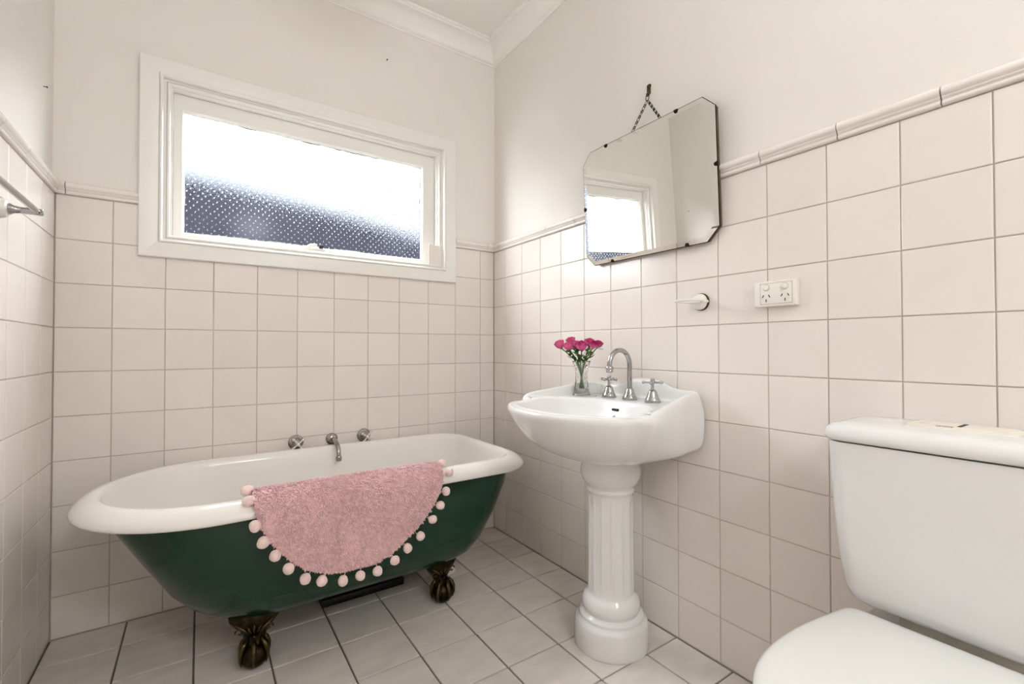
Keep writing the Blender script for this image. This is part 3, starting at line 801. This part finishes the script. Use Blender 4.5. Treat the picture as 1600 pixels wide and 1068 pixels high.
# ------------------------------------------------------------------ vase and roses
VX, VY = -0.138, -0.860
vase = root('vase', (VX, VY, DECK), 'small cut-crystal vase holding pink roses on the basin', 'vase')
vout = [(0.0330, 0.0), (0.0345, 0.004), (0.0335, 0.010), (0.0300, 0.025), (0.0265, 0.045), (0.0245, 0.063), (0.0245, 0.078), (0.0265, 0.096), (0.0310, 0.114), (0.0355, 0.130)]
vin = [(0.0325, 0.129), (0.0285, 0.114), (0.0235, 0.096), (0.0215, 0.078), (0.0215, 0.063), (0.0225, 0.045), (0.0230, 0.030), (0.020, 0.020), (0.002, 0.018)]
NV = 48; rv = []
for k, (r, z) in enumerate(vout):
    ring = []
    for i in range(NV):
        a = 2*PI*i/NV
        cut = 0.0022*abs(math.sin(a*5+z*75))+0.0022*abs(math.sin(a*5-z*75)) if 0.006 < z < 0.122 else 0
        zz = z+(0.003*abs(math.sin(a*6)) if k == len(vout)-1 else 0)
        ring.append(Vector(((r-cut)*math.cos(a), (r-cut)*math.sin(a), zz)))
    rv.append(ring)
for r, z in vin: rv.append([Vector((r*math.cos(2*PI*i/NV), r*math.sin(2*PI*i/NV), z)) for i in range(NV)])
obj('vase_glass', xform(loft(rv, True, True), at((VX, VY, DECK))), 'glass', vase, 25)

def petal(h, rad, ang, span, flare, curl):
    """one cupped petal as a small grid: goblet profile with a rolled lip."""
    V, F = [], []; na, nz = 7, 7
    for j in range(nz+1):
        t = j/nz
        pr_ = rad*(0.30+0.70*math.sin(min(1.0, t*1.9)*PI/2))*(1+flare*max(0, t-0.35))+curl*rad*max(0, t-0.78)*2.2
        for i in range(na+1):
            s = i/na*2-1
            wd = span*(0.55+0.45*math.sin(min(1, t*1.6)*PI/2))
            lip = (1-0.20*abs(s)**2.2*t)
            a = ang+s*wd
            V.append(Vector((pr_*math.cos(a), pr_*math.sin(a), h*t*lip-curl*0.9*h*max(0, t-0.80))))
    for j in range(nz):
        for i in range(na):
            a = j*(na+1)+i; F.append((a, a+1, a+na+2, a+na+1))
    return V, F
ROSES = [  # centre of the bloom, radius, label
    (-0.7309, -0.138, 1.0011, 0.018, 'pink rose leaning out of the vase furthest from the taps'),
    (-0.8067, -0.1577, 0.994, 0.0175, 'bright pink rose low at the front of the bunch, beside the outermost one'),
    (-0.7768, -0.1181, 1.0153, 0.0165, 'dark pink rose peeping over the back left of the bunch'),
    (-0.815, -0.1313, 1.0011, 0.0165, 'deep pink rose squeezed in the middle of the bunch'),
    (-0.8871, -0.1618, 0.9952, 0.0195, 'largest open pink rose facing front in the vase'),
    (-0.8833, -0.1173, 1.0083, 0.0175, 'dark pink rose peeping over the back right of the bunch'),
    (-0.936, -0.1485, 0.9995, 0.015, 'pink rose right of the largest open rose'),
    (-0.9436, -0.131, 1.0008, 0.014, 'small pink rose leaning towards the taps, with a leaf beneath'),
]
for k, (yy, xx, zz, rs, lab) in enumerate(ROSES):
    base_ = Vector((VX-(xx+0.138)*0.4, VY-(yy-VY)*0.10, DECK+0.024))
    neck = Vector((VX+(xx+0.138)*0.35, VY+(yy-VY)*0.17, DECK+0.118))
    centre = Vector((xx, yy, zz))
    ax = ((centre-neck).normalized()*0.55+Vector((-0.20, -0.12, 0.8))*0.45).normalized()
    head = centre-ax*rs*0.92
    rose = root('rose', head, lab, 'rose', 'pink roses in the crystal vase')
    q = at(head, ax.to_track_quat('Z', 'Y').to_matrix().to_4x4() @ RZ(k*47))
    inner, outer = [], []
    for L_, (np_, rf, hf, op) in enumerate(((3, 0.22, 1.92, 0.0), (3, 0.40, 1.95, 0.0), (4, 0.60, 1.92, 0.04), (5, 0.80, 1.82, 0.10), (5, 0.98, 1.62, 0.22))):
        for p_ in range(np_):
            g = petal(rs*hf, rs*rf, 2*PI*p_/np_+L_*0.7, 0.95 if L_ else 1.3, op, (0, 0, 0.04, 0.14, 0.26)[L_])
            (inner if L_ < 3 else outer).append(g)
    b1 = obj('bloom', xform(join(*inner), q), 'petal', rose, 179, fix=False)
    for g in outer:
        obj('petal', xform(g, q), 'petal2', b1, 179, fix=False)
    obj('calyx', xform(lathe([(0.001, -0.006), (rs*0.30, -0.002), (rs*0.42, 0.002), (rs*0.36, 0.006)], 10), q), 'stem', rose, 60)
    st = catmull([tuple(base_), tuple(neck), tuple(neck.lerp(head, 0.5)+Vector((0, 0, 0.004))), tuple(head)], 6)
    obj('stem', tube(st, 0.0025, 8), 'stem', rose, 179)
    lv = []
    for s in range(4):
        c = neck.lerp(head, 0.10+0.20*s+0.05*(k % 2)); an = k*1.3+s*2.2
        if k == 7 and s == 3: c = head+Vector((0, -0.004, -0.003)); an = -PI/2
        d = Vector((math.cos(an), math.sin(an), -0.15 if (k == 7 and s == 3) else 0.7)).normalized(); sd = d.cross(Vector((0, 0, 1))).normalized()
        L2 = 0.030; w2 = 0.0095
        pts = [c, c+d*L2*.35+sd*w2, c+d*L2*.75+sd*w2*.7, c+d*L2, c+d*L2*.75-sd*w2*.7, c+d*L2*.35-sd*w2, c+d*L2*.5+Vector((0, 0, -0.002))]
        obj('leaf', (pts, [(0, 1, 6), (1, 2, 6), (2, 3, 6), (3, 4, 6), (4, 5, 6), (5, 0, 6)]), 'leaf', rose, 179)

# ------------------------------------------------------------------ bevelled mirror on a chain
mir = root('mirror', (0, -1.064, 1.3235), 'wall mirror with angled corners hanging from a dark chain above the basin', 'mirror')
mc = Vector((-0.032, -1.0675, 1.5530))
tilt = math.atan2(0.0235, 0.4625)
MM = Matrix.Translation(mc) @ RZ(0.35) @ Matrix.Rotation(-tilt, 4, 'Y')
hw_, hh_, cut = 0.2940, 0.2288, 0.043
def octa(d, x):
    a, b = hw_-d, hh_-d; c = cut-d*0.586
    return [Vector((x, s, z)) for s, z in ((a-c, b), (a, b-c), (a, -b+c), (a-c, -b), (-a+c, -b), (-a, -b+c), (-a, b-c), (-a+c, b))]
obj('backing_board', xform(loft([octa(0.002, 0.017), octa(0.0015, 0.0005)]), MM), 'board', mir, None)
obj('bronze_edge', xform(loft([octa(0.0, 0.004), octa(-0.0012, 0.003), octa(-0.0012, -0.0012), octa(0.0, -0.0018), octa(0.0012, -0.0018)], False, False), MM), 'bronze', mir, None)
obj('mirror_glass', xform(loft([octa(0.0008, 0.0008), octa(0.0008, -0.0018), octa(0.0165, -0.0038)]), MM), 'mirror', mir, None, label='bevelled mirror glass')
for (y, z) in ((-0.9028, 1.783), (-1.2215, 1.783), (-1.3610, 1.559), (-0.7670, 1.5599), (-0.9139, 1.3255), (-1.2453, 1.3255)):
    ly, lz = y-mc.y, z-mc.z
    oy = math.copysign(1, ly) if abs(ly) > 0.29 else 0
    oz = 0 if oy else math.copysign(1, lz)
    px, pz = (oy*(hw_), lz) if oy else (ly, oz*hh_)
    g = join(bbox(-0.0055, 0.004, px-(0.002 if oy else 0.008), px+(0.002 if oy else 0.008), pz-(0.008 if oy else 0.002), pz+(0.008 if oy else 0.002), 0.0012, 1),
             xform(lathe([(0.0065, 0), (0.0055, 0.002), (0.002, 0.003)], 12), at((-0.0042, px-oy*0.004, pz-oz*0.004), RY(-90))))
    obj('mirror_clip', xform(g, MM), 'bronze', mir, 60)
def link(c, d, a, b, turn, r=0.0011):
    d = d.normalized(); q = d.to_track_quat('Z', 'Y').to_matrix().to_4x4() @ RZ(turn)
    pts = [(b*math.cos(2*PI*i/14), 0, a*math.sin(2*PI*i/14)) for i in range(14)]
    return xform(tube(pts, r, 6, closed=True), at(c, q))
top = Vector((-0.014, -1.0795, 1.888))
obj('chain_ring', link(top+Vector((0, 0, 0.010)), Vector((0, 0, 1)), 0.012, 0.0085, 80, 0.0014), 'bronze', mir, 179)
for end in (Vector((-0.030, -1.0195, 1.7860)), Vector((-0.030, -1.1500, 1.7860))):
    n = 6
    for k in range(n):
        a, b = top.lerp(end, k/n), top.lerp(end, (k+1)/n); dd = b-a
        obj('chain_link', link(a.lerp(b, 0.46), dd, dd.length*0.44, 0.0036, 75 if k % 2 else 20), 'bronze', mir, 179)
        obj('chain_ring', link(b, dd, 0.0048, 0.0048, 95, 0.0013), 'bronze', mir, 179)
hk = root('picture_hook', (PB, -1.072, 1.93), 'brass picture hook holding the mirror chain', 'hook')
obj('hook_strap', join(bbox(-0.002, PB, -1.0775, -1.0665, 1.920, 1.952, 0.001, 1), tube([(0.002, -1.074, 1.930), (-0.004, -1.076, 1.912), (-0.012, -1.078, 1.905), (-0.016, -1.078, 1.913)], [0.004, 0.004, 0.0035, 0.003], 8)), 'brass2', hk)
obj('nail_head', xform(lathe([(0.0075, 0), (0.0075, 0.004), (0.005, 0.007), (0.001, 0.008)], 16), at((PB, -1.072, 1.950), RY(-90))), 'brass', hk)

# ------------------------------------------------------------------ tumbler holder
th = root('tumbler_holder', (0, -1.283, 1.137), 'white ring tumbler holder on the tiles below the mirror', 'tumbler holder')
obj('back_plate', xform(lathe([(0.0285, 0.0), (0.0285, 0.006), (0.0265, 0.009), (0.02, 0.010)], 32), at((0, -1.283, 1.137), RY(-90))), 'brass2', th)
obj('dome', xform(lathe([(0.0265, 0.008)]+[(0.0265*math.cos(PI/2*k/8), 0.008+0.020*math.sin(PI/2*k/8)) for k in range(1, 8)]+[(0.0005, 0.028)], 32), at((0, -1.283, 1.137), RY(-90))), 'plastic', th)
ro = []
for i in range(40):
    a = 2*PI*i/40
    c, s = math.cos(a), math.sin(a)
    ro.append([Vector((-0.068+(r*c), -1.283+r*s, 1.137+z)) for r, z in ((0.043, 0.0025), (0.043, -0.0025), (0.040, -0.0045), (0.036, -0.0045), (0.034, -0.0025), (0.034, 0.003), (0.038, 0.0045))])
obj('ring', loft(ro+[ro[0]], False, False), 'plastic', th, 40)
obj('ring_lug', bbox(-0.030, -0.004, -1.3125, -1.2535, 1.1325, 1.1415, 0.003), 'plastic', th)

# ------------------------------------------------------------------ double power outlet
oy0, oy1, oz0, oz1 = -1.5815, -1.4655, 1.1040, 1.1765
out = root('power_outlet', (0, (oy0+oy1)/2, (oz0+oz1)/2), 'white double power outlet with two round switches on the tiles', 'power outlet')
obj('mounting_block', bbox(-0.022, 0.0, oy0, oy1, oz0, oz1, 0.004, 3), 'plastic', out)
fp = obj('face_panel', bbox(-0.0238, -0.020, -1.5705, -1.4855, 1.1115, 1.1690, 0.0028, 2), 'plastic', out)
obj('panel_groove', frame(0, 1, 0, 1, [(0, 0)]*3) if False else box(-0.0223, -0.0219, -1.5718, -1.4842, 1.1102, 1.1703), 'grout', out, None)
for y in (-1.502, -1.553):
    sw = obj('switch_surround', xform(lathe([(0.0095, 0.0), (0.0095, 0.0010), (0.008, 0.0010)], 24), at((-0.0238, y, 1.158), RY(-90))), 'grout', out)
    obj('switch', xform(lathe([(0.0083, -0.001), (0.0083, 0.003), (0.0070, 0.0042), (0.001, 0.0044)], 24), at((-0.0238, y, 1.158), RY(-90) @ RX(0)) @ RX(5)), 'plastic', sw)
    for dy, dz, an in ((0.0085, 1.1335, 28), (-0.0085, 1.1335, -28), (0, 1.121, 0)):
        g = box(-0.0002, 0.0004, -0.0011, 0.0011, -0.0042, 0.0042)
        obj('pin_slot', xform(g, at((-0.0242, y+dy, dz), RX(an))), 'slot', fp, None)

# ------------------------------------------------------------------ toilet
TY = -1.921
toilet = root('toilet', (-0.30, TY, 0), 'white close-coupled toilet with closed lid beside the basin', 'toilet')
def rrect(xa, xb, hy, r, z, n=7, bulge=0.0):
    out = []
    for (cx, cy, a0) in ((xb-r, hy-r, 0), (xa+r, hy-r, 90), (xa+r, -hy+r, 180), (xb-r, -hy+r, 270)):
        for k in range(n):
            a = R(a0+90*k/(n-1))
            x, y = cx+r*math.cos(a), cy+r*math.sin(a)
            if a0 in (90, 180): x -= bulge*(1-(y/hy)**2)
            out.append(Vector((x, TY+y, z)))
    return out
body = [rrect(-0.150, -0.020, 0.140, 0.03, 0.432), rrect(-0.172, -0.012, 0.166, 0.04, 0.438), rrect(-0.184, -0.008, 0.178, 0.045, 0.448), rrect(-0.191, -0.006, 0.186, 0.045, 0.47), rrect(-0.198, -0.005, 0.192, 0.042, 0.53),
        rrect(-0.205, -0.005, 0.197, 0.040, 0.62), rrect(-0.211, -0.005, 0.2015, 0.038, 0.72), rrect(-0.214, -0.005, 0.203, 0.038, 0.784)]
obj('cistern', loft(body), 'porcelain', toilet, 50)
lid = [rrect(-0.208, -0.006, 0.197, 0.038, 0.786), rrect(-0.217, -0.004, 0.206, 0.04, 0.788), rrect(-0.2205, -0.004, 0.2095, 0.042, 0.793), rrect(-0.2215, -0.004, 0.2105, 0.044, 0.801), rrect(-0.219, -0.004, 0.208, 0.045, 0.812),
       rrect(-0.209, -0.006, 0.199, 0.042, 0.820), rrect(-0.19, -0.015, 0.18, 0.035, 0.8240), rrect(-0.14, -0.05, 0.10, 0.02, 0.8262)]
cl_ = obj('cistern_lid', loft(lid), 'porcelain', toilet, 50)
bp = obj('button_plate', loft([rrect(-0.139, -0.055, 0.083, 0.010, 0.8240), rrect(-0.137, -0.057, 0.081, 0.010, 0.8285), rrect(-0.128, -0.065, 0.071, 0.008, 0.8315)]), 'cream', cl_, 40, label='cream flush button plate')
for s in (-1, 1):
    obj('flush_button', bbox(-0.122, -0.071, TY+min(s*0.005, s*0.062), TY+max(s*0.005, s*0.062), 0.8300, 0.8324, 0.0010), 'cream', bp)
obj('button_gap', box(-0.124, -0.069, TY-0.0035, TY+0.0035, 0.8314, 0.8319), 'slot', bp, None)
# lettering on the plate
fc = bpy.data.curves.new('lettering', 'FONT'); fc.body = 'caroma'; fc.size = 0.0085; fc.extrude = 0.0001; fc.align_x = 'CENTER'
fo = bpy.data.objects.new('lettering_tmp', fc); col.objects.link(fo)
dg = bpy.context.evaluated_depsgraph_get()
fm = bpy.data.meshes.new_from_object(fo.evaluated_get(dg))
col.objects.unlink(fo); bpy.data.objects.remove(fo)
# text reads from the front of the toilet: text x -> -y, text up -> +x
Mt = Matrix.Translation((-0.1325, TY+0.020, 0.8302)) @ RZ(-90) @ RX(24)
gv = [Mt @ v.co for v in fm.vertices]; gf = [tuple(p.vertices) for p in fm.polygons]
obj('lettering', (gv, gf), 'print', bp, None, label='small dark maker lettering', fix=False)
def seat_ring(x_rear, xf, hw0, hw1, z, rc=0.03, d=0.0):
    """D-shaped outline: straight rear edge, widest in the middle, rounded front."""
    x_rear -= d; xf += d; hw0 -= d; hw1 -= d
    xm = -0.43; half = []
    half.append((x_rear, 0)); half.append((x_rear, hw0*0.55))
    for k in range(7):
        a = PI/2*k/6
        half.append((x_rear-rc+rc*math.cos(a), hw0-rc+rc*math.sin(a)))
    for k in range(1, 9):
        t = k/8; x = x_rear-rc+(xm-x_rear+rc)*t
        half.append((x, hw0+(hw1-hw0)*math.sin(t*PI/2)))
    ex = 2.35
    for k in range(1, 21):
        a = PI/2*k/20; c, s = max(0, math.cos(a)), max(0, math.sin(a))
        half.append((xm+(xf-xm)*s**(2/ex), hw1*c**(2/ex)))
    pts = half+[(x, -y) for x, y in reversed(half[1:-1])]
    return [Vector((x, TY+y, z)) for x, y in pts]
sr = lambda z, d=0.0: seat_ring(-0.196, -0.675, 0.170, 0.194, z, 0.026, d)
obj('seat_lid', loft([sr(0.418, 0.006), sr(0.4205, 0.001), sr(0.426, 0.0), sr(0.432, 0.002), sr(0.437, 0.008), sr(0.4395, 0.014), *[[Vector((-0.42+(p.x+0.42)*k, TY+(p.y-TY)*k, z)) for p in sr(0.44, 0.014)] for k, z in ((0.93, 0.4412), (0.75, 0.4426), (0.45, 0.4436), (0.12, 0.444))]]), 'seat', toilet, 50)
obj('seat', loft([seat_ring(-0.215, -0.665, 0.16, 0.186, 0.398, 0.03, 0.006), seat_ring(-0.215, -0.665, 0.16, 0.186, 0.401, 0.03), seat_ring(-0.215, -0.665, 0.16, 0.186, 0.412, 0.03), seat_ring(-0.215, -0.665, 0.16, 0.186, 0.4165, 0.03, 0.006)]), 'seat', toilet, 50)
for s in (-1, 1):
    obj('hinge', xform(lathe([(0.012, -0.03), (0.012, 0.03)], 16), at((-0.190, TY+s*0.075, 0.409), RX(90))), 'seat', toilet)
pan = [seat_ring(-0.10, -0.56, 0.10, 0.115, 0.0, 0.03), seat_ring(-0.09, -0.555, 0.098, 0.112, 0.02, 0.03), seat_ring(-0.09, -0.52, 0.088, 0.098, 0.10, 0.03), seat_ring(-0.07, -0.53, 0.09, 0.105, 0.18, 0.03),
       seat_ring(-0.04, -0.585, 0.115, 0.145, 0.27, 0.03), seat_ring(-0.03, -0.635, 0.145, 0.175, 0.34, 0.03), seat_ring(-0.03, -0.655, 0.155, 0.184, 0.38, 0.03), seat_ring(-0.03, -0.653, 0.154, 0.182, 0.392, 0.03), seat_ring(-0.03, -0.645, 0.150, 0.175, 0.397, 0.03)]
obj('pan', loft(pan), 'porcelain', toilet, 50)
obj('cistern_coupling', bbox(-0.150, -0.03, TY-0.09, TY+0.09, 0.396, 0.436, 0.004), 'grout', toilet)

# ------------------------------------------------------------------ towel rail on the left wall
tr = root('towel_rail', (XL, -0.80, 1.335), 'chrome towel rail on the tiled wall beside the round bath end', 'towel rail')
RX_, RZ_ = XL+0.068, 1.338
for y in (-0.518, -1.118):
    obj('rose_plate', xform(lathe([(0.024, 0), (0.024, 0.006), (0.021, 0.013), (0.016, 0.016)], 28), at((XL, y, RZ_), RY(90))), 'plastic', tr)
    obj('bracket', xform(lathe([(0.0135, 0.012), (0.0145, 0.018), (0.0095, 0.026), (0.0080, 0.040), (0.0088, 0.066), (0.0088, 0.077), (0.006, 0.079)], 20), at((XL, y, RZ_), RY(90))), 'chrome', tr)
obj('rail', tube([(RX_, -1.128, RZ_), (RX_, -0.510, RZ_)], 0.0072, 18), 'chrome', tr)

# ------------------------------------------------------------------ tiny nails left in the walls
for p, rot, lab in (((XL-PB, -0.1145, 1.8314), RY(90), 'tiny nail in the painted wall above the towel rail'), ((-0.6102, PB, 2.3921), RX(90), 'tiny nail in the painted wall above the window')):
    tag(obj('nail', xform(lathe([(0.0012, -0.004), (0.0012, 0.008), (0.0030, 0.008), (0.0030, 0.010), (0.001, 0.0104)], 10), at(p, rot)), 'bronze', None, 40, origin=p), lab, 'nail')
